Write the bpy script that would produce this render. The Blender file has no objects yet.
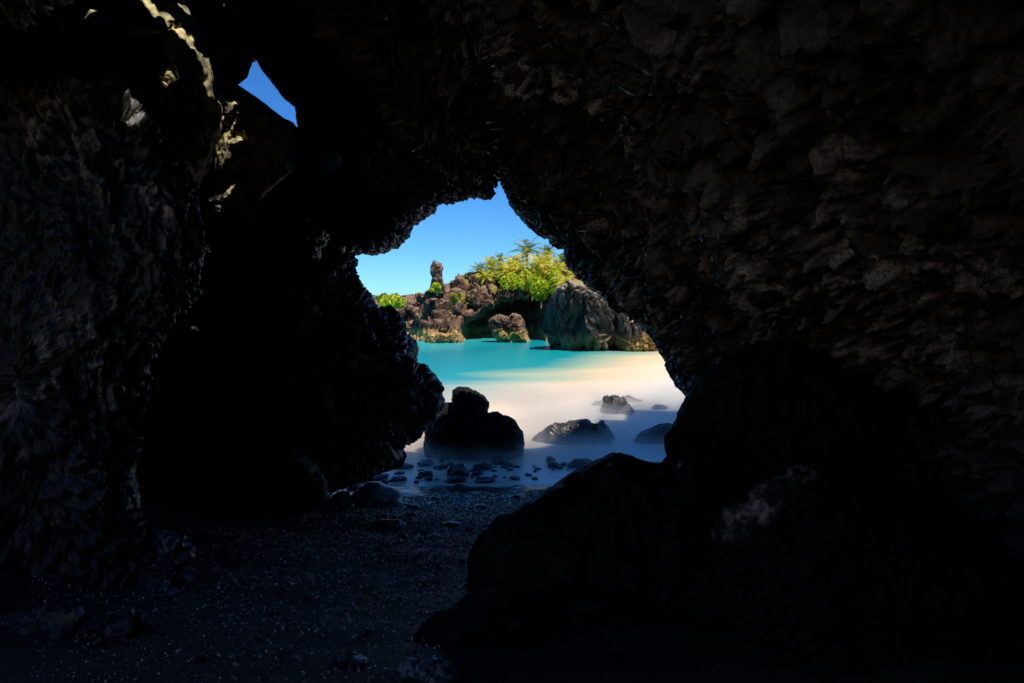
import bpy, math, random
import numpy as np
from mathutils import Vector

random.seed(7)
RNG = np.random.default_rng(7)
SC = bpy.context.scene
COL = SC.collection
F, HX, HY, CZ = 700.0, 512.0, 300.0, 4.0        # focal length in px, principal column, horizon row, eye height


def W(px, py, d):
    """point at distance d seen in that direction from the eye"""
    return np.array([(px - HX) / F * d, d, CZ - (py - HY) / F * d])


# ------------------------------------------------------------------ noise
def _h(ix, iy, iz, seed):
    n = (ix.astype(np.int64) * 374761393 + iy.astype(np.int64) * 668265263 + iz.astype(np.int64) * 2147483647 + seed * 974711) & 0xffffffff
    n = ((n ^ (n >> 13)) * 1274126177) & 0xffffffff
    n = ((n ^ (n >> 16)) * 2246822519) & 0xffffffff
    n = n ^ (n >> 15)
    return (n & 0xffffff) / float(0xffffff)


def noise(P, seed=0):
    P = np.asarray(P, float)
    I = np.floor(P); f = P - I
    u = f * f * f * (f * (f * 6 - 15) + 10)
    out = 0
    for dx in (0, 1):
        wx = u[..., 0] if dx else 1 - u[..., 0]
        for dy in (0, 1):
            wy = u[..., 1] if dy else 1 - u[..., 1]
            for dz in (0, 1):
                wz = u[..., 2] if dz else 1 - u[..., 2]
                a, b, c = I[..., 0] + dx, I[..., 1] + dy, I[..., 2] + dz
                h1 = _h(a, b, c, seed) * 2 - 1; h2 = _h(a, b, c, seed + 51) * 2 - 1; h3 = _h(a, b, c, seed + 93) * 2 - 1
                out = out + wx * wy * wz * (h1 * (f[..., 0] - dx) + h2 * (f[..., 1] - dy) + h3 * (f[..., 2] - dz))
    return out * 1.3


def fbm(P, octv=4, seed=0, gain=0.5, ridged=False):
    s, a = 0, 1.0
    P = np.array(P, float)
    for o in range(octv):
        n = noise(P, seed + o * 17)
        if ridged: n = 0.5 - np.abs(n) * 2
        s = s + a * n
        P = P * 2.07 + 3.1; a *= gain
    return s


def worley(P, seed=0):
    """facet height and crack distance of the nearest cell"""
    P = np.asarray(P, float); sh = P.shape[:-1]; P = P.reshape(-1, 3)
    I = np.floor(P)
    f1 = np.full(len(P), 9.0); f2 = np.full(len(P), 9.0); fac = np.zeros(len(P)); rid = np.zeros(len(P))
    for dx in (-1, 0, 1):
        for dy in (-1, 0, 1):
            for dz in (-1, 0, 1):
                a, b, c = I[:, 0] + dx, I[:, 1] + dy, I[:, 2] + dz
                h = _h(a, b, c, seed); h2 = _h(a, b, c, seed + 7); h3 = _h(a, b, c, seed + 13)
                D = P - np.stack([a + h, b + h2, c + h3], 1)
                d = np.sqrt((D * D).sum(1))
                m = d < f1
                f2 = np.where(m, f1, np.minimum(f2, d)); f1 = np.where(m, d, f1)
                t = D[:, 0] * (h3 * 2 - 1) + D[:, 1] * (h * 2 - 1) + D[:, 2] * (h2 * 2 - 1)
                fac = np.where(m, t, fac); rid = np.where(m, (h * 7.3 + h2 * 3.1) % 1.0, rid)
    return fac.reshape(sh), (f2 - f1).reshape(sh), rid.reshape(sh)


def crag(P, big=1.0, seed=0, stretch=(1, 1, 1), mix=(0.5, 0.28, 0.14)):
    """broken lava rock relief, about -0.5 to 0.5, largest cells 'big' metres"""
    P = np.asarray(P) / np.array(stretch)
    wv = np.stack([fbm(P / big * 1.3 + 11 * k, 3, seed + 31 * k) for k in range(3)], -1)
    Q = P / big + wv * 0.45
    f, c, r = worley(Q, seed)
    s = mix[0] * (f * 0.9 + (r - 0.5) * 0.5 - 0.35 * np.exp(-c * 9))
    f, c, r = worley(Q * 2.7 + 5, seed + 3)
    s = s + mix[1] * (f * 0.9 + (r - 0.5) * 0.5 - 0.35 * np.exp(-c * 8))
    s = s + mix[2] * fbm(Q * 6, 4, seed + 5, 0.6, True)
    return s


# ------------------------------------------------------------------ mesh helpers
def new_mesh(name, V, Fq, mat, smooth=True, mats=None, midx=None):
    me = bpy.data.meshes.new(name)
    V = np.ascontiguousarray(V, dtype=np.float32); Fq = np.ascontiguousarray(Fq, dtype=np.int32)
    k = Fq.shape[1]
    me.vertices.add(len(V)); me.vertices.foreach_set('co', V.ravel())
    me.loops.add(Fq.size); me.loops.foreach_set('vertex_index', Fq.ravel())
    me.polygons.add(len(Fq)); me.polygons.foreach_set('loop_start', np.arange(0, Fq.size, k, dtype=np.int32))
    me.polygons.foreach_set('loop_total', np.full(len(Fq), k, dtype=np.int32))
    if smooth: me.polygons.foreach_set('use_smooth', np.ones(len(Fq), dtype=bool))
    for m in (mats or [mat]): me.materials.append(m)
    if midx is not None: me.polygons.foreach_set('material_index', np.asarray(midx, dtype=np.int32))
    me.update(calc_edges=True); me.validate()
    return me


def link(name, me, parent=None, loc=(0, 0, 0)):
    o = bpy.data.objects.new(name, me); COL.objects.link(o)
    o.location = loc
    if parent: o.parent = parent
    return o


def tag(o, label=None, cat=None, group=None, kind=None):
    if label: o['label'] = label
    if cat: o['category'] = cat
    if group: o['group'] = group
    if kind: o['kind'] = kind
    return o


def base_of(V):
    c = (V.min(0) + V.max(0)) / 2
    return np.array([c[0], c[1], V[:, 2].min()])


def placed(name, V, Fq, mat, parent=None, **kw):
    b = base_of(V)
    return link(name, new_mesh(name, V - b, Fq, mat, **kw), parent, b)


def ridge_field(P, sc, seed):
    """thin sharp ridges, 0 between them and 1 on their crests"""
    Q = np.asarray(P) * np.array(sc)
    Q = Q + 0.35 * np.stack([fbm(Q * 0.6 + 9 * k, 2, seed + 5 * k) for k in range(3)], -1)
    r = fbm(Q, 5, seed, 0.62, True)
    return r, sst(0.24, 0.64, r)


def add_glint(me, c):
    at = me.attributes.new('crust', 'FLOAT', 'POINT'); at.data.foreach_set('value', np.ascontiguousarray(c, dtype=np.float32))


def grid_faces(n, m, wrap=False):
    i, j = np.meshgrid(np.arange(n if wrap else n - 1), np.arange(m - 1), indexing='ij')
    i2 = (i + 1) % n
    return np.stack([i * m + j, i2 * m + j, i2 * m + j + 1, i * m + j + 1], -1).reshape(-1, 4)


def grid_normals(G, wrap=False):
    if wrap:
        du = np.roll(G, -1, 0) - np.roll(G, 1, 0)
    else:
        du = np.gradient(G, axis=0)
    dv = np.gradient(G, axis=1)
    N = np.cross(du, dv)
    L = np.linalg.norm(N, axis=-1, keepdims=True); L[L < 1e-9] = 1
    return N / L


def resample(pts, n, closed=False):
    pts = np.array(pts, float)
    if closed: pts = np.vstack([pts, pts[:1]])
    s = np.r_[0, np.cumsum(np.linalg.norm(np.diff(pts, axis=0), axis=1))]
    t = np.linspace(0, s[-1], n, endpoint=not closed)
    return np.stack([np.interp(t, s, pts[:, k]) for k in range(pts.shape[1])], 1)


def in_poly(x, y, poly):
    inside = np.zeros(np.shape(x), bool); p = np.array(poly, float)
    for i in range(len(p)):
        x1, y1 = p[i]; x2, y2 = p[i - 1]
        c = ((y1 > y) != (y2 > y)) & (x < (x2 - x1) * (y - y1) / (y2 - y1 + 1e-12) + x1)
        inside ^= c
    return inside


def soft_poly(x, y, poly):
    p = np.array(poly, float); c = p.mean(0)
    return sum(in_poly(x, y, (p - c) * k + c) for k in (0.35, 0.55, 0.75, 0.9, 1.05, 1.2)) / 6.0


def sst(a, b, x):
    t = np.clip((x - a) / (b - a), 0, 1); return t * t * (3 - 2 * t)


def outline_rock(name, poly, depth, thick, mat, amp=0.15, big=0.8, seed=1, stretch=(1, 1, 1), centre=None, res=0.04,
                 edge=0.45, power=0.75, tilt=0.0, sub=(0.5, 0.28, 0.14), flat=0.0, parent=None, cut=None, ridge=None, crust=None):
    """a solid lump whose girdle follows the outline; it bulges 'thick' metres towards and away from the eye"""
    poly = np.array(poly, float)
    c = np.array(centre if centre is not None else poly.mean(0), float)
    per = np.linalg.norm(np.diff(np.vstack([poly, poly[:1]]), axis=0), axis=1).sum() * depth / F
    n = int(np.clip(per / res, 40, 900)); m = int(np.clip(3.2 * max(thick, per / 8) / res, 24, 420))
    B = resample(poly, n, True)
    ph = np.linspace(-math.pi / 2, math.pi / 2, m)
    cw = W(c[0], c[1], depth); ray = cw - np.array([0, 0, CZ]); ray /= np.linalg.norm(ray)
    Bw = np.stack([W(x, y, depth) for x, y in B])
    k = np.cos(ph)[None, :, None] ** power
    G = cw + (Bw - cw)[:, None, :] * k + ray * (np.sin(ph) * thick)[None, :, None]
    G[..., 1] += tilt * (G[..., 2] - cw[2])
    N = grid_normals(G, True)
    if ((N[n // 2, m // 2] * (Bw[n // 2] - cw)).sum()) < 0: N = -N
    e = 1 - (1 - edge) * np.cos(ph)[None, :] ** 6
    D = crag(G, big, seed, stretch, sub) * amp * 2 * e
    glint = np.zeros(G.shape[:2])
    if ridge:
        r_, c_ = ridge_field(G, ridge[0], seed + 400); D = D + ridge[1] * r_ * e
        glint = c_ * sst(-0.25, 0.35, fbm(G * 1.1, 3, seed + 9) + ridge[2])
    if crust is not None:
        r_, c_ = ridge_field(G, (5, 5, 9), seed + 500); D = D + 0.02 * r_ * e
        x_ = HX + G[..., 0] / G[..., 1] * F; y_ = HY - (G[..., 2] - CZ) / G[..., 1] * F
        glint = np.maximum(glint, soft_poly(x_, y_, crust) * np.clip(c_ * 0.8 + 0.04, 0, 1))  # highlight painted inside the given outline
    G = G + N * D[..., None]
    V = G.reshape(-1, 3)
    Fq = grid_faces(n, m, True)
    o = placed(name, V, Fq, mat, parent)
    add_glint(o.data, glint.ravel())
    return o


# ------------------------------------------------------------------ materials
def mat_new(name):
    m = bpy.data.materials.new(name); m.use_nodes = True
    nt = m.node_tree; b = nt.nodes['Principled BSDF']
    return m, nt, b


def nd(nt, t, **kw):
    n = nt.nodes.new(t)
    for k, v in kw.items():
        if k in n.inputs: n.inputs[k].default_value = v
        else: setattr(n, k, v)
    return n


def ramp(nt, src, stops):
    r = nt.nodes.new('ShaderNodeValToRGB')
    el = r.color_ramp.elements
    while len(el) > 1: el.remove(el[0])
    el[0].position = stops[0][0]; el[0].color = (*stops[0][1], 1)
    for p, c in stops[1:]:
        e = el.new(p); e.color = (*c, 1)
    nt.links.new(src, r.inputs[0])
    return r


def g(v): return (v, v, v)


def rock_mat(name, dark, light, rough=(0.3, 0.7), scale=1.0, bump=0.5, tide=None, patch=None, stretch=(1, 1, 1), spec=0.5, bd=0.03, top=None, crust=None):
    m, nt, b = mat_new(name); L = nt.links
    geo = nd(nt, 'ShaderNodeNewGeometry')
    mp = nd(nt, 'ShaderNodeMapping'); mp.inputs['Scale'].default_value = [1 / s for s in stretch]
    L.new(geo.outputs['Position'], mp.inputs[0]); P = mp.outputs[0]
    n1 = nd(nt, 'ShaderNodeTexNoise', Scale=1.6 * scale, Detail=9.0, Roughness=0.65); L.new(P, n1.inputs['Vector'])
    r = ramp(nt, n1.outputs[0], [(0.40, dark), (0.62, light)])
    col = r.outputs[0]
    if patch:      # lichen or stain with a shape of its own
        n4 = nd(nt, 'ShaderNodeTexNoise', Scale=0.9 * scale, Detail=6.0); L.new(P, n4.inputs['Vector'])
        rp = ramp(nt, n4.outputs[0], [(patch[1], g(0)), (patch[1] + 0.07, g(1))])
        mx = nd(nt, 'ShaderNodeMix', data_type='RGBA'); L.new(rp.outputs[0], mx.inputs[0]); L.new(col, mx.inputs[6]); mx.inputs[7].default_value = (*patch[0], 1)
        col = mx.outputs[2]
    if crust:      # highlights painted as pale colour on ridge crests and boulder rims
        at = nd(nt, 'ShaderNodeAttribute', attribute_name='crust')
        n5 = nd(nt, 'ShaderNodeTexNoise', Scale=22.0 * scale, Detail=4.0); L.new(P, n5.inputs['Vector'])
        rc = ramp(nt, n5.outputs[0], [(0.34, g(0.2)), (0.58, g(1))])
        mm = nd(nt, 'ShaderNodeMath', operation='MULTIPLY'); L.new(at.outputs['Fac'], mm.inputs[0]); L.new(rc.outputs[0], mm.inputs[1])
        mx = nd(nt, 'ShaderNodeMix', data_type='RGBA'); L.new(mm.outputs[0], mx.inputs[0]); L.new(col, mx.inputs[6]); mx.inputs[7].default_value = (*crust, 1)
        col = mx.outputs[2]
    if top:        # paler upward faces: tan headland top, painted highlights on the cliff
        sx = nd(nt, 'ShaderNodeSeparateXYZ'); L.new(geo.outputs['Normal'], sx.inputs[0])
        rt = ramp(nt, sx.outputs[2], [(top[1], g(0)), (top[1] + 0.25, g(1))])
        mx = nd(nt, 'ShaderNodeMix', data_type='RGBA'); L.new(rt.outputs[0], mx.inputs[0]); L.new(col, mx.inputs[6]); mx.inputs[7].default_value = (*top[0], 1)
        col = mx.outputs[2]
    if tide:       # the tide mark, a coloured band above the water
        sx = nd(nt, 'ShaderNodeSeparateXYZ'); L.new(geo.outputs['Position'], sx.inputs[0])
        ad = nd(nt, 'ShaderNodeMath', operation='MULTIPLY_ADD'); L.new(n1.outputs[0], ad.inputs[0]); ad.inputs[1].default_value = -1.0; L.new(sx.outputs[2], ad.inputs[2])
        rt = ramp(nt, ad.outputs[0], [(max(0, tide[1] - 0.5), g(1)), (min(1, tide[1]), g(0))])
        mx = nd(nt, 'ShaderNodeMix', data_type='RGBA'); L.new(rt.outputs[0], mx.inputs[0]); L.new(col, mx.inputs[6]); mx.inputs[7].default_value = (*tide[0], 1)
        col = mx.outputs[2]
    L.new(col, b.inputs['Base Color'])
    n2 = nd(nt, 'ShaderNodeTexNoise', Scale=7.0 * scale, Detail=8.0, Roughness=0.7); L.new(P, n2.inputs['Vector'])
    rr = nd(nt, 'ShaderNodeMapRange'); L.new(n2.outputs[0], rr.inputs[0]); rr.inputs[1].default_value = 0.35; rr.inputs[2].default_value = 0.65
    rr.inputs[3].default_value = rough[0]; rr.inputs[4].default_value = rough[1]; L.new(rr.outputs[0], b.inputs['Roughness'])
    b.inputs['Specular IOR Level'].default_value = spec
    v = nd(nt, 'ShaderNodeTexVoronoi', Scale=9.0 * scale); v.feature = 'F1'; L.new(P, v.inputs['Vector'])
    ad = nd(nt, 'ShaderNodeMath', operation='MULTIPLY_ADD'); L.new(v.outputs['Distance'], ad.inputs[0]); ad.inputs[1].default_value = 0.5; L.new(n2.outputs[0], ad.inputs[2])
    bp = nd(nt, 'ShaderNodeBump', Strength=bump, Distance=bd / scale); L.new(ad.outputs[0], bp.inputs['Height']); L.new(bp.outputs[0], b.inputs['Normal'])
    return m


def leaf_mat(name, c1, c2, trans=0.35):
    m, nt, b = mat_new(name); L = nt.links
    geo = nd(nt, 'ShaderNodeNewGeometry')
    n1 = nd(nt, 'ShaderNodeTexNoise', Scale=1.7, Detail=5.0); L.new(geo.outputs['Position'], n1.inputs['Vector'])
    r = ramp(nt, n1.outputs[0], [(0.38, c1), (0.62, c2)])
    L.new(r.outputs[0], b.inputs['Base Color']); b.inputs['Roughness'].default_value = 0.45
    tr = nd(nt, 'ShaderNodeBsdfTranslucent'); L.new(r.outputs[0], tr.inputs[0])
    mx = nd(nt, 'ShaderNodeMixShader'); mx.inputs[0].default_value = trans
    L.new(b.outputs[0], mx.inputs[1]); L.new(tr.outputs[0], mx.inputs[2])
    L.new(mx.outputs[0], nt.nodes['Material Output'].inputs[0])
    return m


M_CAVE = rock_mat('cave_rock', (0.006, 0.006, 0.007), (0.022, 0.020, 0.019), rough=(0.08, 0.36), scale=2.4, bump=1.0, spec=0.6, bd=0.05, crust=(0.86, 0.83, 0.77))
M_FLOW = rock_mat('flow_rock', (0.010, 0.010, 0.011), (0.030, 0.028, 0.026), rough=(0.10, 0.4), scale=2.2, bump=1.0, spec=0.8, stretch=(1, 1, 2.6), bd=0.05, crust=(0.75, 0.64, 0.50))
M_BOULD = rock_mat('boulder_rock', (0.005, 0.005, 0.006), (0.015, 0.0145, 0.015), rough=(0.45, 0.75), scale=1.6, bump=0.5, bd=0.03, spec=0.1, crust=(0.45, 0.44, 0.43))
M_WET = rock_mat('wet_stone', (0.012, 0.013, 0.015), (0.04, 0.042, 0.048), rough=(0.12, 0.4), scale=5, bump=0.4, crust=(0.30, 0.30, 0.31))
M_GRAV = rock_mat('gravel_stone', (0.02, 0.021, 0.024), (0.05, 0.052, 0.058), rough=(0.08, 0.3), scale=5, bump=0.1)
nt_ = M_WET.node_tree; b_ = nt_.nodes['Principled BSDF']; oi_ = nd(nt_, 'ShaderNodeObjectInfo')
rw_ = ramp(nt_, oi_.outputs['Random'], [(0.0, g(1.0)), (0.7, g(1.6)), (0.85, g(5.0)), (1.0, g(9.0))])
mw_ = nd(nt_, 'ShaderNodeMix', data_type='RGBA', blend_type='MULTIPLY'); mw_.inputs[0].default_value = 1.0
src_ = b_.inputs['Base Color'].links[0].from_socket; nt_.links.new(src_, mw_.inputs[6]); nt_.links.new(rw_.outputs[0], mw_.inputs[7]); nt_.links.new(mw_.outputs[2], b_.inputs['Base Color'])
M_JAM = rock_mat('weathered_rock', (0.08, 0.072, 0.06), (0.60, 0.52, 0.26), rough=(0.5, 0.85), scale=3.0, bump=1.0, spec=0.3)
M_SEAROCK = rock_mat('surf_rock', (0.012, 0.011, 0.012), (0.075, 0.066, 0.062), rough=(0.25, 0.55), scale=1.5, bump=0.8)
M_CLIFF = rock_mat('lava_cliff_rock', (0.016, 0.010, 0.010), (0.17, 0.095, 0.065), rough=(0.6, 0.9), scale=0.55, bump=0.9, bd=0.12,
                   tide=((0.42, 0.27, 0.10), 0.85), patch=((0.25, 0.20, 0.04), 0.58), spec=0.2, top=((0.24, 0.16, 0.10), 0.55))  # top paints tan highlights on upward faces
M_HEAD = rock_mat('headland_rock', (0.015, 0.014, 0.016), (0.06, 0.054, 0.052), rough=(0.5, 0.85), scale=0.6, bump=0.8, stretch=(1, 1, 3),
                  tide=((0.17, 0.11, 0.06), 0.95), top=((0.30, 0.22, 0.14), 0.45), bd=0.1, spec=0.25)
M_GOLD = rock_mat('golden_rock', (0.13, 0.075, 0.03), (0.55, 0.36, 0.15), rough=(0.6, 0.9), scale=0.8, bump=0.9, bd=0.1, spec=0.2)
M_STACK = rock_mat('stack_rock', (0.05, 0.035, 0.03), (0.24, 0.16, 0.12), rough=(0.6, 0.9), scale=0.8, bump=0.9, bd=0.1, spec=0.2)
M_BARK = rock_mat('bark', (0.10, 0.07, 0.045), (0.22, 0.17, 0.11), rough=(0.8, 0.95), scale=3, bump=0.5, spec=0.1)
M_YEL = leaf_mat('yellow_frond', (0.42, 0.44, 0.03), (0.88, 0.74, 0.10), 0.5)
M_GRN = leaf_mat('green_frond', (0.08, 0.14, 0.02), (0.34, 0.36, 0.03))
M_DGRN = leaf_mat('deep_green_leaf', (0.03, 0.08, 0.015), (0.09, 0.17, 0.03))
M_LIME = leaf_mat('lime_leaf', (0.24, 0.36, 0.01), (0.62, 0.66, 0.02))


def sand_mat():
    m, nt, b = mat_new('black_sand'); L = nt.links
    geo = nd(nt, 'ShaderNodeNewGeometry')
    n1 = nd(nt, 'ShaderNodeTexNoise', Scale=0.9, Detail=8.0); L.new(geo.outputs['Position'], n1.inputs['Vector'])
    r = ramp(nt, n1.outputs[0], [(0.35, (0.030, 0.025, 0.022)), (0.7, (0.062, 0.053, 0.047))]); L.new(r.outputs[0], b.inputs['Base Color'])
    n2 = nd(nt, 'ShaderNodeTexNoise', Scale=45.0, Detail=6.0, Roughness=0.8); L.new(geo.outputs['Position'], n2.inputs['Vector'])
    v = nd(nt, 'ShaderNodeTexVoronoi', Scale=60.0); L.new(geo.outputs['Position'], v.inputs['Vector'])
    ad = nd(nt, 'ShaderNodeMath', operation='ADD'); L.new(n2.outputs[0], ad.inputs[0]); L.new(v.outputs['Distance'], ad.inputs[1])
    bp = nd(nt, 'ShaderNodeBump', Strength=0.8, Distance=0.012); L.new(ad.outputs[0], bp.inputs['Height']); L.new(bp.outputs[0], b.inputs['Normal'])
    sx = nd(nt, 'ShaderNodeSeparateXYZ'); L.new(geo.outputs['Position'], sx.inputs[0])
    ad = nd(nt, 'ShaderNodeMath', operation='MULTIPLY_ADD'); L.new(n1.outputs[0], ad.inputs[0]); ad.inputs[1].default_value = 5.0; L.new(sx.outputs[1], ad.inputs[2])
    wr = nd(nt, 'ShaderNodeMapRange'); L.new(ad.outputs[0], wr.inputs[0]); wr.inputs[1].default_value = 10.5; wr.inputs[2].default_value = 15.0
    wr.inputs[3].default_value = 0.6; wr.inputs[4].default_value = 0.14; L.new(wr.outputs[0], b.inputs['Roughness'])      # sand wetted by the last waves
    wb = nd(nt, 'ShaderNodeMapRange'); L.new(ad.outputs[0], wb.inputs[0]); wb.inputs[1].default_value = 10.5; wb.inputs[2].default_value = 15.0
    wb.inputs[3].default_value = 0.8; wb.inputs[4].default_value = 0.12; L.new(wb.outputs[0], bp.inputs['Strength'])
    return m


M_SAND = sand_mat()
nt_ = M_GRAV.node_tree; b_ = nt_.nodes['Principled BSDF']; ge_ = nd(nt_, 'ShaderNodeNewGeometry')
rg_ = ramp(nt_, ge_.outputs['Random Per Island'], [(0.0, g(0.02)), (0.40, (0.06, 0.055, 0.05)), (0.72, (0.28, 0.24, 0.20)), (1.0, (0.88, 0.78, 0.66))])
nt_.links.new(rg_.outputs[0], b_.inputs['Base Color'])


def sea_mat():
    """clear turquoise pool, cream surf carrying sand, thin milky wash at the edge of the beach"""
    m, nt, b = mat_new('sea_water'); L = nt.links
    geo = nd(nt, 'ShaderNodeNewGeometry'); s = nd(nt, 'ShaderNodeSeparateXYZ'); L.new(geo.outputs['Position'], s.inputs[0])
    mp = nd(nt, 'ShaderNodeMapping'); mp.inputs['Scale'].default_value = (0.09, 0.22, 1); L.new(geo.outputs['Position'], mp.inputs[0])
    n = nd(nt, 'ShaderNodeTexNoise', Scale=1.0, Detail=3.0, Roughness=0.45); L.new(mp.outputs[0], n.inputs['Vector'])

    def lin(x, a, bb, add):
        k = nd(nt, 'ShaderNodeMath', operation='MULTIPLY_ADD'); L.new(x, k.inputs[0]); k.inputs[1].default_value = a
        if isinstance(add, (int, float)): k.inputs[2].default_value = add
        else: L.new(add, k.inputs[2])
        return k.outputs[0]
    # coordinate: distance out from the beach, pushed back on the headland side
    yy = lin(n.outputs[0], 16.0, 0, s.outputs[1])        # y + 16 n
    yy = lin(s.outputs[0], -2.1, 0, yy)                  # y - 1.6 x
    t = nd(nt, 'ShaderNodeMapRange'); L.new(yy, t.inputs[0]); t.inputs[1].default_value = 8 + 15; t.inputs[2].default_value = 8 + 75
    r = ramp(nt, t.outputs[0], [(0.0, (0.80, 0.76, 0.68)), (0.12, (0.95, 0.76, 0.52)), (0.22, (0.90, 0.68, 0.43)), (0.33, (0.36, 0.52, 0.38)), (0.44, (0.006, 0.32, 0.34)), (0.8, (0.001, 0.24, 0.29)), (1.0, (0.03, 0.36, 0.38))])
    L.new(r.outputs[0], b.inputs['Base Color'])
    b.inputs['Roughness'].default_value = 0.3; b.inputs['IOR'].default_value = 1.36
    mp2 = nd(nt, 'ShaderNodeMapping'); mp2.inputs['Scale'].default_value = (0.8, 2.0, 1); L.new(geo.outputs['Position'], mp2.inputs[0])
    n2 = nd(nt, 'ShaderNodeTexNoise', Scale=1.5, Detail=4.0); L.new(mp2.outputs[0], n2.inputs['Vector'])
    bp = nd(nt, 'ShaderNodeBump', Strength=0.12, Distance=0.05); L.new(n2.outputs[0], bp.inputs['Height']); L.new(bp.outputs[0], b.inputs['Normal'])
    # thin clear wash over the sand near the shore, opaque foam further out
    n3 = nd(nt, 'ShaderNodeTexNoise', Scale=0.7, Detail=6.0); L.new(mp2.outputs[0], n3.inputs['Vector'])
    yw = lin(n3.outputs[0], 2.6, 0, s.outputs[1])
    o = nd(nt, 'ShaderNodeMapRange', interpolation_type='SMOOTHSTEP'); L.new(yw, o.inputs[0]); o.inputs[1].default_value = 14.9; o.inputs[2].default_value = 17.6
    gl = nd(nt, 'ShaderNodeBsdfPrincipled'); gl.inputs['Transmission Weight'].default_value = 1.0; gl.inputs['Roughness'].default_value = 0.12
    gl.inputs['IOR'].default_value = 1.33; gl.inputs['Base Color'].default_value = (0.8, 0.95, 1, 1); L.new(bp.outputs[0], gl.inputs['Normal'])
    mx = nd(nt, 'ShaderNodeMixShader'); L.new(o.outputs[0], mx.inputs[0]); L.new(gl.outputs[0], mx.inputs[1]); L.new(b.outputs[0], mx.inputs[2])
    L.new(mx.outputs[0], nt.nodes['Material Output'].inputs[0])
    return m


M_SEA = sea_mat()

# ------------------------------------------------------------------ sun direction and camera
AZ, EL = math.radians(35), math.radians(55)       # the sun stands behind the eye, to the right
SUN = np.array([math.sin(AZ) * math.cos(EL), -math.cos(AZ) * math.cos(EL), math.sin(EL)])

cam = bpy.data.cameras.new('camera'); co = bpy.data.objects.new('camera', cam); COL.objects.link(co)
co.location = (0, 0, CZ); co.rotation_euler = (math.radians(90), 0, 0)
cam.sensor_width = 36; cam.lens = F / 1024 * 36; cam.shift_y = -(341.5 - HY) / 1024
cam.clip_end = 9000; cam.clip_start = 0.05
SC.camera = co


# ------------------------------------------------------------------ beach and sea
def zb(x, y):
    x = np.asarray(x, float); y = np.asarray(y, float)
    z = np.interp(y, [-20, 0, 3, 15, 22, 35, 200], [2.6, 2.5, 2.38, 0.0, -0.9, -1.8, -3.0])
    P = np.stack([x, y, 0 * x], -1)
    z = z + 0.14 * fbm(P * 0.45, 3, 40) * sst(16, 12, y) + 0.05 * fbm(P * 1.3, 3, 44) * sst(20, 14, y)
    z = z + 0.05 * fbm(P * np.array([0.5, 0.2, 1]), 3, 49) * sst(12, 15, y) * sst(19, 16, y)
    z = z + 0.10 * np.clip(-x - 2.2, 0, 4) ** 2 * sst(14, 9, y) * sst(-8.5, -6, x)
    z = z - 1.5 * sst(-6, -9, x) * sst(12, 8, y)
    return z


def on_ground(px, py):
    """where the line of sight meets the sand or the water"""
    d = np.linspace(1.5, 90, 9000)
    x = (px - HX) / F * d; z = CZ - (py - HY) / F * d
    gz = np.maximum(zb(x, d), 0.0)
    i = int(np.argmax(z <= gz))
    return np.array([x[i], d[i], gz[i]])


ys = np.r_[np.arange(-8, 18, 0.045), np.linspace(18, 40, 60), np.linspace(41, 120, 30)]
xs = np.r_[np.linspace(-60, -6, 40)[:-1], np.arange(-6, 6, 0.05), np.linspace(6, 60, 40)]
GX, GY = np.meshgrid(xs, ys, indexing='ij')
GZ = zb(GX, GY)
P3 = np.stack([GX, GY, 0 * GX], -1)
GZ = GZ + 0.012 * fbm(P3 * 9, 3, 48) * sst(17, 13, GY)
V = np.stack([GX, GY, GZ], -1).reshape(-1, 3)
tag(link('beach', new_mesh('beach', V, grid_faces(len(xs), len(ys)), M_SAND)), kind='structure')

ys = np.r_[np.linspace(13, 60, 160), np.geomspace(61, 6000, 40)]; xs = np.r_[-np.geomspace(3000, 31, 24), np.linspace(-30, 30, 120), np.geomspace(31, 3000, 24)]
GX, GY = np.meshgrid(xs, ys, indexing='ij')
GZ = 0.03 * fbm(np.stack([GX * 0.5, GY * 0.8, 0 * GX], -1), 3, 3) * sst(16, 22, GY) * sst(90, 50, GY)
tag(link('sea', new_mesh('sea', np.stack([GX, GY, GZ], -1).reshape(-1, 3), grid_faces(len(xs), len(ys)), M_SEA)), kind='structure')

# ------------------------------------------------------------------ cave
HOLE = [(253.5, 50), (262, 60), (280, 80), (308, 102), (316, 140), (288, 132), (256, 108), (228, 90), (226, 78), (244, 70)]
STREAKS = [  # cracks in the roof: (polyline in the picture, distance, half width) of the strip of sun they let in
    ([(138, -12), (152, 8), (172, 22), (190, 42), (204, 62), (213, 76)], 8.0, 0.05),
    ([(228, 112), (222, 122), (218, 150), (217, 170), (215, 190)], 9.1, 0.05),
    ([(78, 22), (92, 8)], 7.6, 0.09),
    ([(200, 8), (215, 3), (226, 4)], 9.6, 0.05), ([(181, 4), (188, 12)], 9.6, 0.05),
    ([(126, 104), (138, 118)], 7.2, 0.03), ([(218, 196), (232, 188)], 9.0, 0.07)]


# ------------------------------------------------------------------ boulders jammed under the skylight
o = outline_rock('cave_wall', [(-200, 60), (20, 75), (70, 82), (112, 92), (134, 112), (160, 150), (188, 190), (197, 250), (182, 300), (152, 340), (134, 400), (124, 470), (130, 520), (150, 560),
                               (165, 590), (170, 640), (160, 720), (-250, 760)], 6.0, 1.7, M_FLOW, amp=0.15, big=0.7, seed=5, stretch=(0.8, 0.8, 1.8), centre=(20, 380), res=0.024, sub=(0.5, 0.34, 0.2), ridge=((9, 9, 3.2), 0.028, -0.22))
tag(o, kind='structure')
JG = 'boulders jammed under the skylight'
def boulder(name, label, poly, depth, thick, mat, group=None, cat='boulder', **kw):
    return tag(outline_rock(name, poly, depth, thick, mat, **kw), label, cat, group)

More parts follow.
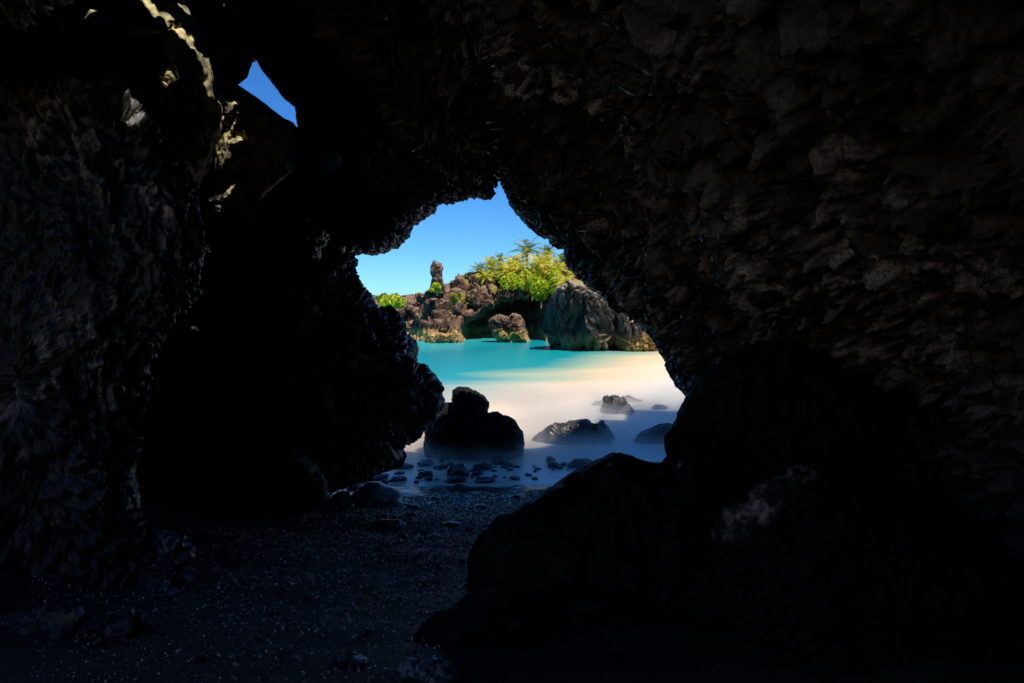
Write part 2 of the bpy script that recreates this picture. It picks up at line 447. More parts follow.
boulder('boulder', 'large dark wedged boulder with a thin sunlit crescent along its right edge, top left', [(78, 26), (92, 10), (118, 14), (140, -4), (160, -25), (190, 10), (206, 48), (217, 78), (222, 110), (214, 160), (196, 190), (165, 178), (140, 150), (122, 110), (96, 70)],
        8.3, 0.9, M_JAM, JG, amp=0.14, big=0.9, seed=31, edge=0.3)
boulder('boulder', 'dark slab of rock directly below the blue skylight gap', [(236, 83), (257, 97), (281, 116), (299.5, 129), (300, 150), (292, 172), (272, 186), (240, 196), (214, 196), (216, 150), (222, 112), (226, 92)],
        9.9, 0.7, M_JAM, JG, amp=0.12, big=0.7, seed=33, edge=0.1)
boulder('boulder', 'hanging dark rock on the left side of the skylight gap', [(150, -40), (215, -30), (262, -10), (268, 20), (254, 45), (252, 60), (247, 77), (237, 84), (224, 94), (212, 80), (196, 44), (172, 10)],
        10.5, 0.8, M_JAM, JG, amp=0.10, big=0.7, seed=34, edge=0.08)
boulder('boulder', 'massive dark rock leaning over the right side of the skylight gap', [(262, -30), (253, 20), (253.5, 56), (262, 70), (273, 84), (285, 99), (296, 107), (299, 128), (304, 160), (322, 180), (345, 165), (352, 80), (350, -30)],
        10.2, 0.8, M_CAVE, JG, amp=0.06, big=0.9, seed=35, edge=0.15)
boulder('boulder', 'pale slanted slab lying below the dark slab of the skylight', [(238, 199), (246, 186), (272, 168), (286, 166), (290, 172), (268, 192), (258, 204)], 8.9, 0.2, M_JAM, JG, amp=0.03, big=0.4, seed=36, edge=0.4, res=0.02)
boulder('boulder', 'small pale knob of rock at the foot of the sunlit strip', [(222, 205), (226, 190), (234, 185), (242, 192), (252, 208), (262, 222), (230, 222)], 8.9, 0.25, M_JAM, JG, amp=0.05, big=0.3, seed=37, res=0.02)
boulder('boulder', 'rough brown outcrop rock lit in the middle, left of the upper cave', [(100, 92), (118, 91), (138, 97), (150, 108), (156, 130), (172, 150), (165, 165), (140, 160), (118, 130)], 7.3, 0.4, M_JAM, JG, amp=0.10, big=0.3, seed=38, res=0.02)
boulder('boulder', 'broad grey boulder with a flat face at the very top left of the cave', [(108, 40), (116, 16), (132, -14), (150, -10), (176, 20), (172, 30), (150, 34), (128, 36)], 7.4, 0.25, M_JAM, JG, amp=0.04, big=0.4, seed=39, res=0.02)
boulder('boulder', 'flat layered ledge of dark rock under the jammed boulders', [(185, 196), (222, 194), (262, 205), (300, 215), (330, 235), (320, 262), (270, 250), (215, 232), (188, 215)], 9.6, 0.8, M_CAVE, JG, amp=0.12, big=0.4, seed=40, stretch=(1.6, 1.6, 0.5), res=0.03)


from mathutils.bvhtree import BVHTree
bpy.context.view_layer.update()
TREES = []
for ob in [q for q in bpy.data.objects if q.get('group') == JG or q.name == 'cave_wall']:
    TREES.append((ob.get('label', 'near wall'), BVHTree.FromPolygons([ob.matrix_world @ v.co for v in ob.data.vertices], [list(p.vertices) for p in ob.data.polygons])))
SHAFT = []
for si, (pl, d, rad) in enumerate(STREAKS):
    ok = 0; bl = {}
    for q in resample(pl, 26):
        ray = Vector(W(q[0], q[1], 1.0)) - Vector((0, 0, CZ)); ray.normalize(); best = None
        for lb, t in TREES:
            h = t.ray_cast(Vector((0, 0, CZ)), ray)
            if h[0] is not None and (best is None or h[3] < best[3]): best = (h[0], h[1], lb, h[3])
        if best is None: bl['miss'] = bl.get('miss', 0) + 1; continue
        P0 = best[0]; SHAFT.append((np.array(P0), rad))
        hit = None
        for lb, t in TREES:
            h = t.ray_cast(P0 + Vector(SUN) * 0.02, Vector(SUN))
            if h[0] is not None: hit = lb[:30]; bl[hit] = bl.get(hit, 0) + 1
        ok += hit is None
    print('streak', si, 'free', ok, 'of 26', bl)

def puncture(V, Fq, hole=True, rscale=0.0):
    C = V[Fq].mean(1)
    kill = np.zeros(len(C), bool)
    y = np.maximum(C[:, 1], 0.01)
    px = HX + C[:, 0] / y * F; py = HY - (C[:, 2] - CZ) / y * F
    if hole: kill |= in_poly(px, py, HOLE) & (C[:, 1] > 5)
    for P0, r in SHAFT:
        R = C - P0; t = R @ SUN
        dist = np.linalg.norm(R - t[:, None] * SUN, axis=1)
        kill |= (dist < r + rscale) & (t > 0.3)
    D_ = C - np.array([0.0, 1.0, 4.0]); D_ /= np.linalg.norm(D_, axis=1, keepdims=True)
    ax = np.array([-0.85, -0.42, 0.30]); ax /= np.linalg.norm(ax)      # unseen opening added behind and left of the eye to light the walls
    kill |= (D_ @ ax) > math.cos(math.radians(38 if rscale == 0 else 52))
    kill |= (C[:, 1] < -0.8) & (C[:, 2] > 2.7) & (C[:, 0] < -0.9)                                   # back also opened behind the eye to let in more light
    kill |= (C[:, 1] < 2.9) & (C[:, 0] < -2.5) & (C[:, 2] > 2.9)
    if rscale > 0: kill |= (C[:, 1] < 3) | ((C[:, 0] < -1.5) & (C[:, 1] < 5))
    return Fq[~kill]


LIP = [(330, 620, 13.2), (312, 540, 13.2), (300, 470, 13), (288, 400, 13), (285, 330, 13), (300, 275, 12.9), (330, 256, 12.6), (354, 254, 12.4), (386, 254, 12.2), (397, 247, 12.2), (410, 237, 12.1),
       (411, 229, 12.1), (420, 221, 12), (435, 212, 12), (440, 203, 12), (455, 204, 11.9), (477, 199.5, 11.8), (491, 201.5, 11.8), (494, 190, 11.9), (499, 179, 12),
       (504, 187, 12), (508, 199, 12), (512, 209, 11.9), (525, 223, 11.8), (535, 235, 11.8), (549, 240, 11.7), (552, 246, 11.6), (565, 250, 11.6), (566, 266, 11.5), (586, 286, 11.4),
       (607, 301, 11.2), (632, 312, 11.1), (643, 328, 11), (657, 350, 10.9), (671, 377, 10.8), (684, 397, 10.7), (690, 425, 10.6), (694, 455, 10.6), (700, 500, 10.6), (708, 640, 10.6)]
NU, NV = 860, 640
L3 = resample(np.array([W(*p) for p in LIP]), NU)
A = np.array([0.0, 3.1])
dirs = L3[:, [0, 2]] - A; ang = np.arctan2(dirs[:, 1], dirs[:, 0])
ca, sa = np.cos(ang), np.sin(ang)
RR = 1 / ((np.abs(ca) / 4.7) ** 2.6 + (np.abs(sa) / 4.0) ** 2.6) ** (1 / 2.6)
lr = np.linalg.norm(dirs, axis=1)
side = sst(-0.35, 0.1, ca)
lr_s = np.convolve(np.pad(lr, 60, 'edge'), np.ones(121) / 121, 'valid')
RR = RR * (1 - side) + (1.12 * lr_s + 0.75) * side
ANG = np.degrees(ang); alc = sst(112, 124, ANG) * sst(160, 150, ANG)
CH = np.stack([A[0] + ca * RR, A[1] + sa * RR], 1)
vv = np.r_[np.linspace(0, 0.72, 540), np.linspace(0.723, 1, 100)]
G = np.zeros((NU, NV, 3))
for j, v in enumerate(vv):
    s = v ** 1.15
    y = L3[:, 1] * (1 - s) + (-5.0) * s
    w = sst(0, 1, np.clip((L3[:, 1] - y) / 6.5, 0, 1)) * 0.75 + 0.25 * np.clip((L3[:, 1] - y) / 6.5, 0, 1)
    w = w * (1 - side) + side * np.clip((L3[:, 1] - y) / 10.0, 0, 1) ** 0.9
    push = alc * 3.2 * sst(11.2, 10.4, y) * sst(4.5, 7.0, y)
    sh = 1.0 if v < 0.88 else math.cos((v - 0.88) / 0.12 * math.pi / 2) ** 0.6 + 1e-3
    G[:, j, 0] = (L3[:, 0] * (1 - w) + CH[:, 0] * w + ca * push) * sh
    G[:, j, 2] = A[1] + ((L3[:, 2] * (1 - w) + CH[:, 1] * w + sa * push) - A[1]) * sh
    G[:, j, 1] = y
N = grid_normals(G)
mid = G[NU // 2, NV // 3]
if N[NU // 2, NV // 3][2] > 0: N = -N        # point into the hall
lipd = np.linalg.norm(G - G[:, :1], axis=-1)
amp = 0.10 + 0.55 * sst(0, 2.5, lipd)
# ridges run down to the right on the right wall
rx = G.copy(); a_ = math.radians(38)
u1 = rx[..., 0] * math.cos(a_) - rx[..., 2] * math.sin(a_); u2 = rx[..., 0] * math.sin(a_) + rx[..., 2] * math.cos(a_)
R3 = np.stack([u1 * 0.42, rx[..., 1] * 0.75, u2 * 1.3], -1)
D = crag(R3, 0.95, 2, mix=(0.50, 0.32, 0.22)) * amp * 0.85
D += crag(R3, 0.26, 12, mix=(0.4, 0.3, 0.4)) * (0.03 + 0.03 * sst(0, 1.2, lipd))
rf, cf = ridge_field(R3, (2.3, 3.0, 5.2), 61); rf2, cf2 = ridge_field(R3, (6, 8, 13), 67)
D += (0.12 * rf + 0.050 * rf2) * (0.25 + 0.75 * sst(0, 1.0, lipd))
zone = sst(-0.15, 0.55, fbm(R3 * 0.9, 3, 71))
GLINT = np.clip(cf2 ** 1.3 * cf * 2.6 + cf2 ** 2 * 0.45, 0, 1) * (0.12 + 0.88 * zone) * (0.25 + 0.75 * sst(3.2, 6.0, G[..., 1]))  # highlights painted along the ridge crests, weaker near the eye
print('crust mean', GLINT.mean(), np.percentile(GLINT, [50, 75, 90, 97]), 'rf', np.percentile(rf, [5, 50, 95]))
f_, c_, r_ = worley(R3 * 7 + 0.25 * fbm(R3 * 9, 2, 3)[..., None], 77)
D += (0.030 * fbm(R3 * 8, 3, 78, 0.7, True) - 0.035 * np.exp(-c_ * 7)) * sst(0, 0.6, lipd)
D += 0.5 * fbm(G * 0.35, 2, 9) * sst(0.3, 3, lipd)
G2 = G + N * D[..., None]
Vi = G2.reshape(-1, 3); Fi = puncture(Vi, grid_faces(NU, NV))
# the outside of the rock: lip, sea-facing cliff and the hill on top
ho = np.stack([A[0] + ca * 40, A[1] + sa * 40], 1)
K = [(0.0, 0.0, 1.0), (0.5, 0.25, 1.0), (0.9, 0.7, 1.0), (1.1, 1.6, 1.0), (1.2, 3.0, 1), (1.2, 6.0, 1), (1.0, 10.0, 1), (0.5, 14.0, 1), (-4, 17, 1), (-10, 20, 1), (-25, 24, 1), (-40, 30, 1)]
Lx = L3[::4]; cx, sx_ = ca[::4], sa[::4]
K = K[:7] + [(0.9, 20, 1), (0.6, 30, 1), (-3, 36, 1), (-12, 46, 1)]
KK = resample(np.array([(a, b) for a, b, c in K]), 240)
O = np.zeros((len(Lx), len(KK), 3))
for j, (dy, r) in enumerate(KK):
    O[:, j, 0] = Lx[:, 0] + cx * r * np.where(cx < 0, 1.5, 1.5)
    O[:, j, 1] = Lx[:, 1] + dy
    O[:, j, 2] = Lx[:, 2] + sa[::4] * r * 0.85
cap = 9.6 + 14 * sst(2, 17, O[..., 0]); ex = np.maximum(O[..., 2] - cap, 0)
O[..., 1] -= ex * 1.2; O[..., 2] = np.minimum(O[..., 2], cap)
No = grid_normals(O)
od = np.linalg.norm(O - O[:, :1], axis=-1)
O = O + No * (crag(O, 2.2, 21) * 1.3 * sst(0.2, 3, od))[..., None]
O[:, 0] = G2[::4, 0]
Vo = O.reshape(-1, 3); Fo = puncture(Vo, grid_faces(len(Lx), len(KK)), True, 0.5)
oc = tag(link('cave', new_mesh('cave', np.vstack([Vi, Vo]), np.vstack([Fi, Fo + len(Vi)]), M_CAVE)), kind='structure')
add_glint(oc.data, np.r_[GLINT.ravel(), np.zeros(len(Vo))])

# unseen bank added to bounce warm sunlight through the opening behind the eye
xs = np.linspace(-60, 40, 150); ys = np.linspace(-40, 8, 110)
GX, GY = np.meshgrid(xs, ys, indexing='ij')
GZ = 1.2 - 6 * sst(-5, 0, GY) * sst(-9, -6, GX) + 13 * sst(8, 28, np.hypot(np.minimum(GX, 0), np.minimum(GY, 0))) + 0.5 * fbm(np.stack([GX * .25, GY * .25, 0 * GX], -1), 4, 6)
M_BOUNCE = rock_mat('bounce_bank', (0.38, 0.31, 0.22), (0.64, 0.54, 0.40), rough=(0.8, 0.95), scale=0.6, bump=0.6, bd=0.2, spec=0.1)
tag(link('bounce_terrain', new_mesh('bounce_terrain', np.stack([GX, GY, GZ], -1).reshape(-1, 3), grid_faces(150, 110), M_BOUNCE)), kind='structure')

# rock masses that belong to the cave walls
o = outline_rock('cave_wall', [(290, 225), (325, 235), (345, 254), (353, 260), (355, 283), (368, 295), (375, 310), (389, 312), (400, 324), (404, 336), (411, 347), (412, 364), (425, 373), (435, 385), (439, 403),
                               (433, 415), (424, 424), (411, 436), (404, 441), (398, 452), (380, 470), (330, 490), (250, 500), (190, 480), (170, 350), (190, 240), (240, 200)], 11.6, 2.1, M_FLOW, amp=0.26, big=0.9, seed=8,
                 stretch=(1, 1, 1.5), centre=(320, 370), edge=0.12, sub=(0.5, 0.36, 0.26), ridge=((6, 6, 3.0), 0.045, -0.1))
tag(o, kind='structure')

# ------------------------------------------------------------------ boulders on the cave floor
FG = 'boulders on the cave floor'
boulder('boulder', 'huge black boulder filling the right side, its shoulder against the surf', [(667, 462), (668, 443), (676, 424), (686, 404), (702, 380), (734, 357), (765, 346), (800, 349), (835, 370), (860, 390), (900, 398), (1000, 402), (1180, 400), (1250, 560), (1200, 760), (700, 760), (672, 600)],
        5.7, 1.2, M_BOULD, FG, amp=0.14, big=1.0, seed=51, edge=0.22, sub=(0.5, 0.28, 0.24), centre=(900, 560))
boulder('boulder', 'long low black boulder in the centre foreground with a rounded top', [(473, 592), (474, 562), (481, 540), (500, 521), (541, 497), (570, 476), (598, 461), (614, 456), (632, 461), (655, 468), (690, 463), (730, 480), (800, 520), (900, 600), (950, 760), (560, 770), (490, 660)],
        4.5, 1.0, M_BOULD, FG, amp=0.08, big=0.8, seed=152, edge=0.12, sub=(0.5, 0.28, 0.24), centre=(660, 620))
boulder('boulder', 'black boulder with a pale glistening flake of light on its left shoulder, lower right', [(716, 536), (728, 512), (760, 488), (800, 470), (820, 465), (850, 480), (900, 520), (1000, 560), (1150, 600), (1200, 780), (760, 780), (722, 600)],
        3.6, 0.6, M_BOULD, FG, crust=[(716, 534), (730, 511), (760, 488), (800, 466), (822, 463), (808, 482), (788, 505), (762, 528), (735, 537)], amp=0.06, big=0.35, seed=53, centre=(900, 620), res=0.02, sub=(0.4, 0.4, 0.3))  # flake of light painted on the left shoulder
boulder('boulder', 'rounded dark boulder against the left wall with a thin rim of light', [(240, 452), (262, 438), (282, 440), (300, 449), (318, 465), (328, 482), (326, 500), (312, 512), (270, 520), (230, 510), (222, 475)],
        9.0, 0.6, M_BOULD, FG, crust=[(290, 442), (318, 460), (332, 484), (330, 504), (321, 502), (317, 482), (300, 459)], amp=0.05, big=0.7, seed=54, edge=0.4)  # rim of light painted along the right edge
boulder('boulder', 'low wet boulder in front of the central black boulder at the edge of the gravel', [(392, 668), (410, 640), (440, 612), (470, 596), (500, 590), (540, 620), (560, 680), (540, 740), (400, 740)],
        3.7, 0.5, M_BOULD, FG, amp=0.06, big=0.5, seed=55, res=0.02)
boulder('boulder', 'small bluish glistening boulder at the bottom edge, right of the gravel', [(378, 700), (384, 672), (404, 660), (432, 660), (456, 668), (470, 690), (450, 720), (400, 720)], 3.0, 0.22, M_WET, FG,  amp=0.06, big=0.2, seed=56, res=0.012)
boulder('boulder', 'small glistening boulder at the bottom edge in the middle of the gravel', [(316, 700), (334, 662), (352, 656), (372, 664), (390, 690), (380, 720), (330, 720)], 3.1, 0.2, M_WET, FG, crust=[(345, 650), (372, 660), (392, 690), (375, 690), (360, 668)], amp=0.05, big=0.2, seed=57, res=0.012)  # glint painted on the upper right edge
boulder('boulder', 'long flat ridge of rock at the bottom edge, left of the gravel', [(150, 720), (170, 662), (200, 656), (230, 668), (262, 686), (280, 720)], 3.3, 0.25, M_BOULD, FG, amp=0.05, big=0.3, seed=58, res=0.014)
boulder('boulder', 'jagged bluish rock standing at the foot of the left wall', [(128, 600), (140, 552), (160, 538), (178, 540), (192, 556), (188, 578), (176, 606), (150, 620)], 5.0, 0.3, M_WET, FG, crust=[(140, 540), (180, 530), (196, 556), (180, 600), (165, 600), (172, 565), (150, 560)], amp=0.13, big=0.25, seed=59, res=0.018)  # glints painted over the top and right side
boulder('boulder', 'rough pale mottled rock at the bottom left corner', [(-60, 640), (0, 612), (60, 606), (110, 616), (150, 622), (166, 640), (150, 700), (-60, 740)], 3.9, 0.4, M_FLOW, FG, amp=0.12, big=0.3, seed=60, res=0.02)

# ------------------------------------------------------------------ rocks standing in the surf
SG = 'rocks standing in the surf'
boulder('sea_rock', 'big rounded black rock in the surf beside the left cave wall', [(424, 450), (425, 428), (432, 416), (450, 412), (478, 414), (500, 413), (514, 420), (522, 432), (524, 447), (522, 462), (470, 468), (428, 464)],
        18.2, 0.9, M_BOULD, SG, 'rock', amp=0.13, big=0.8, seed=71, edge=0.3, sub=(0.5, 0.4, 0.25))
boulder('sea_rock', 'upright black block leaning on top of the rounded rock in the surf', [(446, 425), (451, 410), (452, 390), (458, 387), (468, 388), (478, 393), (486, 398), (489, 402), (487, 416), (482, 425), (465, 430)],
        18.0, 0.45, M_BOULD, SG, 'rock', crust=[(474, 412), (480, 402), (490, 400), (490, 420), (480, 424)], amp=0.10, big=0.4, seed=72, edge=0.35, power=0.5, res=0.025)  # lit right face painted as paler colour
boulder('sea_rock', 'small black rock wedged between the cave wall and the rounded rock', [(424, 425), (432, 412), (444, 402), (454, 402), (458, 415), (450, 430), (432, 436)], 18.2, 0.3, M_BOULD, SG, 'rock', amp=0.05, big=0.4, seed=73, res=0.03)
boulder('sea_rock', 'broad pyramid shaped rock in the middle of the surf', [(520, 454), (534, 438), (547, 428), (555, 424), (566, 424), (580, 418.5), (588, 420), (596, 426), (604, 420.5), (608, 425), (616, 437), (626, 448), (600, 458), (545, 458)],
        20.2, 0.9, M_SEAROCK, SG, 'rock', amp=0.17, big=0.6, seed=74, edge=0.5, power=0.95)
boulder('sea_rock', 'grey peaked rock half veiled by spray', [(594, 424), (602, 410), (606, 398), (612, 395), (619, 397), (628, 402), (636, 410), (640, 424), (618, 430)], 25.0, 0.6, M_SEAROCK, SG, 'rock', amp=0.20, big=0.5, seed=75, edge=0.6, power=1.0)
boulder('sea_rock', 'faint low rock left of the peaked rock, nearly lost in spray', [(578, 424), (586, 408), (596, 401), (606, 399), (612, 408), (612, 426)], 27.0, 0.6, M_SEAROCK, SG, 'rock', amp=0.08, big=0.7, seed=76)
boulder('sea_rock', 'faint humped rock behind and right of the peaked rock', [(612, 420), (620, 398), (628, 395), (642, 400), (656, 408), (664, 422), (640, 428)], 28.0, 0.7, M_SEAROCK, SG, 'rock', amp=0.08, big=0.8, seed=77)
boulder('sea_rock', 'small dark low rock in spray near the right cave wall', [(644, 420), (650, 408), (656, 404), (664, 405), (674, 410), (684, 420), (664, 426)], 26.0, 0.5, M_SEAROCK, SG, 'rock', amp=0.06, big=0.5, seed=78)
boulder('sea_rock', 'dark slanting rock in the surf touching the right cave wall', [(628, 446), (640, 432), (650, 428), (660, 424), (670, 423), (684, 428), (696, 440), (690, 456), (650, 454)], 20.0, 0.6, M_SEAROCK, SG, 'rock', amp=0.09, big=0.5, seed=79)
boulder('sea_rock', 'little jagged rock in the wash in front of the rounded black rock', [(484, 447), (492, 444), (498, 442), (503, 439), (507, 441), (516, 445), (520, 450), (502, 453), (486, 451)], 17.4, 0.2, M_BOULD, SG, 'rock', amp=0.05, big=0.2, seed=80, res=0.02)
boulder('sea_rock', 'low rock at the foot of the overhanging left cave wall', [(372, 470), (378, 454), (392, 446), (402, 448), (407, 456), (402, 466), (385, 472)], 15.0, 0.3, M_BOULD, SG, 'rock', amp=0.05, big=0.4, seed=81, res=0.03)


# ------------------------------------------------------------------ stones
def ico(sub):
    import bmesh
    bm = bmesh.new(); bmesh.ops.create_icosphere(bm, subdivisions=sub, radius=1.0)
    V = np.array([v.co[:] for v in bm.verts]); Fc = np.array([[v.index for v in f.verts] for f in bm.faces]); bm.free()
    return V, Fc


def stone_shape(V, seed, rough=0.28):
    r = np.random.default_rng(seed)
    D = rough * fbm(V * 0.9 + seed * 3.7, 3, seed)
    f, c, rr = worley(V * 0.8 + seed, seed)
    P = V * (1 + D + 0.18 * f)[:, None]
    P = np.sign(P) * np.abs(P) ** 0.92
    return P


IV, IF = ico(4)
STONES = [new_mesh('stone', stone_shape(IV, s), IF, M_WET) for s in range(101, 109)]


def stone(px, py, w, h, label, group, k):
    """px, py = middle of its base line in the picture; w, h its size there"""
    p = on_ground(px, py); m = p[1] / F
    o = link('stone', STONES[k % len(STONES)])
    sx, sz = w * m / 2, h * m * 0.60
    o.scale = (sx * 0.95, sx * random.uniform(0.75, 1.0), sz)
    o.location = (p[0], p[1] + sx * 0.6, p[2] + sz * 0.45)
    o.rotation_euler = (random.uniform(-.12, .12), random.uniform(-.12, .12), random.uniform(-0.5, 0.5) + (math.pi if k % 2 else 0))
    return tag(o, label, 'stone', group)


WG, BG = 'stones in the wash at the water edge', 'larger stones on the black sand'
named = [
    (457, 477, 24, 12, 'largest domed black stone in the wash, in the middle of the cluster'),
    (501, 465, 17, 9, 'smooth black stone at the right end of the cluster in the wash'),
    (582, 469, 22, 11, 'black stone in the wash nearest the central foreground boulder'),
    (554, 468, 13, 6, 'lower of the two small black stones standing together in the wash'),
    (551, 463, 11, 6, 'upper of the two small black stones standing together in the wash'),
    (571, 468, 7, 6, 'tiny black stone stuck to the left side of a bigger one in the wash'),
    (455, 483, 24, 6, 'low wet stone just below the largest domed stone'),
    (485, 483, 22, 4, 'flat shiny stone awash right below the cluster'),
    (482, 470, 20, 6, 'flat dark stone left of the smooth stone at the end of the cluster'),
    (425, 466, 16, 6, 'low stone under the gap between cave wall and black rock'),
    (425, 477, 15, 6, 'dark stone in the wash at the left of the cluster'),
    (477, 476, 12, 5, 'small dark stone right of the largest domed stone'),
    (511, 467, 11, 3, 'thin flat stone under the smooth stone at the end of the cluster'),
    (398, 481, 16, 5, 'flat stone at the left end of the waterline'),
    (401, 469, 22, 5, 'broad flat stone near the foot of the left wall'),
    (380, 480, 17, 6, 'dark low stone on wet sand near the left wall'),
    (365, 481, 20, 6, 'dark wide stone on wet sand under the left wall'),
    (444, 469, 12, 4, 'small flat stone above the largest domed stone'),
    (515, 480, 11, 3, 'thin pale stone awash alone to the right of the cluster'),
    (363, 471, 13, 6, 'glossy blue lit stone at the foot of the left wall'),
    (374, 465, 14, 10, 'tall bluish stone leaning on the left wall foot')]
for i, s in enumerate(named): stone(*s, WG, i)
r = np.random.default_rng(5)
for i in range(70):
    x = r.uniform(350, 530) if i < 58 else r.uniform(530, 600); y = 459 + 22 * r.random() ** 0.8 + (3 if x < 420 else 0); w = r.uniform(3, 9)
    stone(x, y, w, w * r.uniform(.25, .5), 'small loose pebble lying in the shallow wash among the larger stones', 'small pebbles in the wash', i)
bs = [(375, 507, 56, 17, 'biggest flat-backed wet stone on the sand, near the left boulder'),
      (435, 500, 12, 3, 'pale shiny stone on the sand just inland of the wash'),
      (415, 509, 9, 4, 'pale small stone on the sand right of the biggest one'),
      (481, 508, 12, 3, 'pale flat stone alone on the sand near the central boulder'),
      (450, 528, 20, 5, 'flat dark stone with a bright edge in the middle of the sand'),
      (434, 539, 13, 4, 'pale glossy stone below the flat dark stone in the middle of the sand'),
      (399, 497, 6, 4, 'tiny pale stone above the right end of the biggest wet stone'),
      (517, 498, 9, 3, 'small pale stone close to the edge of the central boulder'),
      (352, 490, 16, 8, 'angular blue lit stone beside the rounded left boulder'),
      (385, 532, 40, 7, 'long low dark stone half buried in the gravel'),
      (340, 500, 18, 8, 'dark stone resting at the right foot of the rounded left boulder'),
      (183, 575, 16, 8, 'bluish stone beside the jagged rock of the left wall'), (170, 585, 14, 9, 'pale bluish stone below the jagged rock of the left wall'),
      (172, 596, 12, 7, 'rounded pale stone, lowest below the jagged rock of the left wall')]
for i, s in enumerate(bs): stone(*s, BG, i + 3)
for i in range(90):
    x = r.uniform(215, 500); y = 505 + 165 * r.random(); w = r.uniform(4, 9)
    if x > 470 and y > 520: x -= 60
    stone(x, y, w, w * r.uniform(.4, .6), 'loose wet pebble lying on the black gravel of the cave floor', 'loose pebbles on the gravel', i)

# gravel: countless small chips
V0, F0 = ico(1)
n = 90000
yy = 2.6 + 9.6 * r.random(n) ** 1.05; xx = r.uniform(-4.6, 2.2, n) * (0.45 + 0.55 * np.clip(yy / 8, 0, 1))
size = 0.0035 + 0.012 * r.random(n) ** 3.5
size *= np.clip(yy / 6, 0.5, 1.4)
px_ = HX + xx / yy * F; py_ = HY + (CZ - zb(xx, yy)) / yy * F
keep = ~((px_ > 495) & (yy < 6)) & ~((px_ > 440) & (py_ > 640)) & (px_ > 30)
xx, yy, size = xx[keep], yy[keep], size[keep]; n = len(xx)
zz = zb(xx, yy)
rot = r.normal(size=(n, 3, 3)); Q, _ = np.linalg.qr(rot)
Q = Q * np.array([1.3, 0.95, 0.5])[None, None, :]
VV = np.einsum('vk,nik->nvi', V0, Q) * size[:, None, None]
VV = VV * (1 + 0.25 * (r.random((n, len(V0), 1)) - 0.5)) + np.stack([xx, yy, zz + size * 0.35], 1)[:, None, :]
FF = (F0[None] + (np.arange(n) * len(V0))[:, None, None]).reshape(-1, 3)
tag(link('gravel', new_mesh('gravel', VV.reshape(-1, 3), FF, M_GRAV)), 'fine wet black gravel scattered over the cave floor', 'gravel', kind='stuff')

# ------------------------------------------------------------------ far shore
TOP = np.array([0, 4.5]) + np.array([(-400, 296), (250, 296), (340, 295), (372, 294), (395, 294), (412, 293), (420, 291), (428, 286), (440, 283), (447, 280), (458, 279), (470, 280), (484, 275), (496, 274), (508, 276), (520, 272), (533, 278), (545, 276), (560, 270), (600, 268), (700, 262), (1200, 250)])
NC, NR = 700, 230
cx_ = np.linspace(330, 720, NC)
prof = resample([(0, -1.0), (0.2, 0.0), (0.9, 0.18), (1.5, 0.38), (2.6, 0.6), (3.6, 0.82), (4.8, 0.97), (6.5, 1.0), (12, 1.0), (30, 0.9)], NR)
Gc = np.zeros((NC, NR, 3)); d0 = 68.0
for i, px in enumerate(cx_):
    tp = CZ - (np.interp(px, TOP[:, 0], TOP[:, 1]) - HY) / F * (d0 + 5)
    front = d0 + 3.5 * sst(430, 405, px) - 0.8 * sst(465, 440, px) * sst(420, 430, px)
    Gc[i, :, 1] = front + prof[:, 0]
    Gc[i, :, 0] = (px - HX) / F * (d0 + 3)
    Gc[i, :, 2] = np.where(prof[:, 1] < 0, prof[:, 1], prof[:, 1] * tp)
Nc = grid_normals(Gc)
if Nc[NC // 2, NR // 4][1] > 0: Nc = -Nc
Dc = crag(Gc, 2.2, 61, mix=(0.6, 0.30, 0.06)) * 1.5
Gc = Gc + Nc * Dc[..., None] * np.array([1, 1, 0.8])
pxg = HX + Gc[..., 0] / Gc[..., 1] * F; pyg = HY - (Gc[..., 2] - CZ) / Gc[..., 1] * F
ARCH = [(461, 345), (459, 332), (464, 322), (474, 318), (483, 309), (492, 307), (501, 299), (514, 300), (519, 293), (530, 296), (534, 290), (541, 296), (546, 318), (546, 345)]
Am = np.array(ARCH, float); cen = np.array([506, 335.0])
mask = 0
for k in np.linspace(0.86, 1.0, 8): mask = mask + in_poly(pxg, pyg, (Am - cen) * k + cen) / 8.0
Gc[..., 1] += 6.0 * mask * (prof[:, 0] < 8)[None, :]
VL, FL = [Gc.reshape(-1, 3)], [np.hstack([grid_faces(NC, NR)[:, [0, 1, 2]]]), grid_faces(NC, NR)[:, [0, 2, 3]]]
off = NC * NR; rb = np.random.default_rng(3); IV3, IF3 = ico(3)
shp = [stone_shape(IV3, 300 + k, 0.5) for k in range(10)]
for k in range(520):
    i, j = rb.integers(0, NC), int(rb.integers(15, 170))
    if mask[i, j] > 0: continue
    sz = 0.35 + 0.75 * rb.random() ** 2
    q_, _ = np.linalg.qr(rb.normal(size=(3, 3)))
    if cx_[i] < 445: sz *= 0.6
    v_ = (shp[k % 10] * np.array([1.2, 0.9, 0.75])) @ q_ * sz + Gc[i, j]
    v_ = v_ + 0.5 * sz * (v_ - Gc[i, j]) / sz * crag(v_, 0.8, 5)[:, None]
    VL.append(v_); FL.append(IF3 + off); off += len(v_)
tag(link('cliff', new_mesh('cliff', np.vstack(VL), np.vstack(FL), M_CLIFF)), kind='structure')

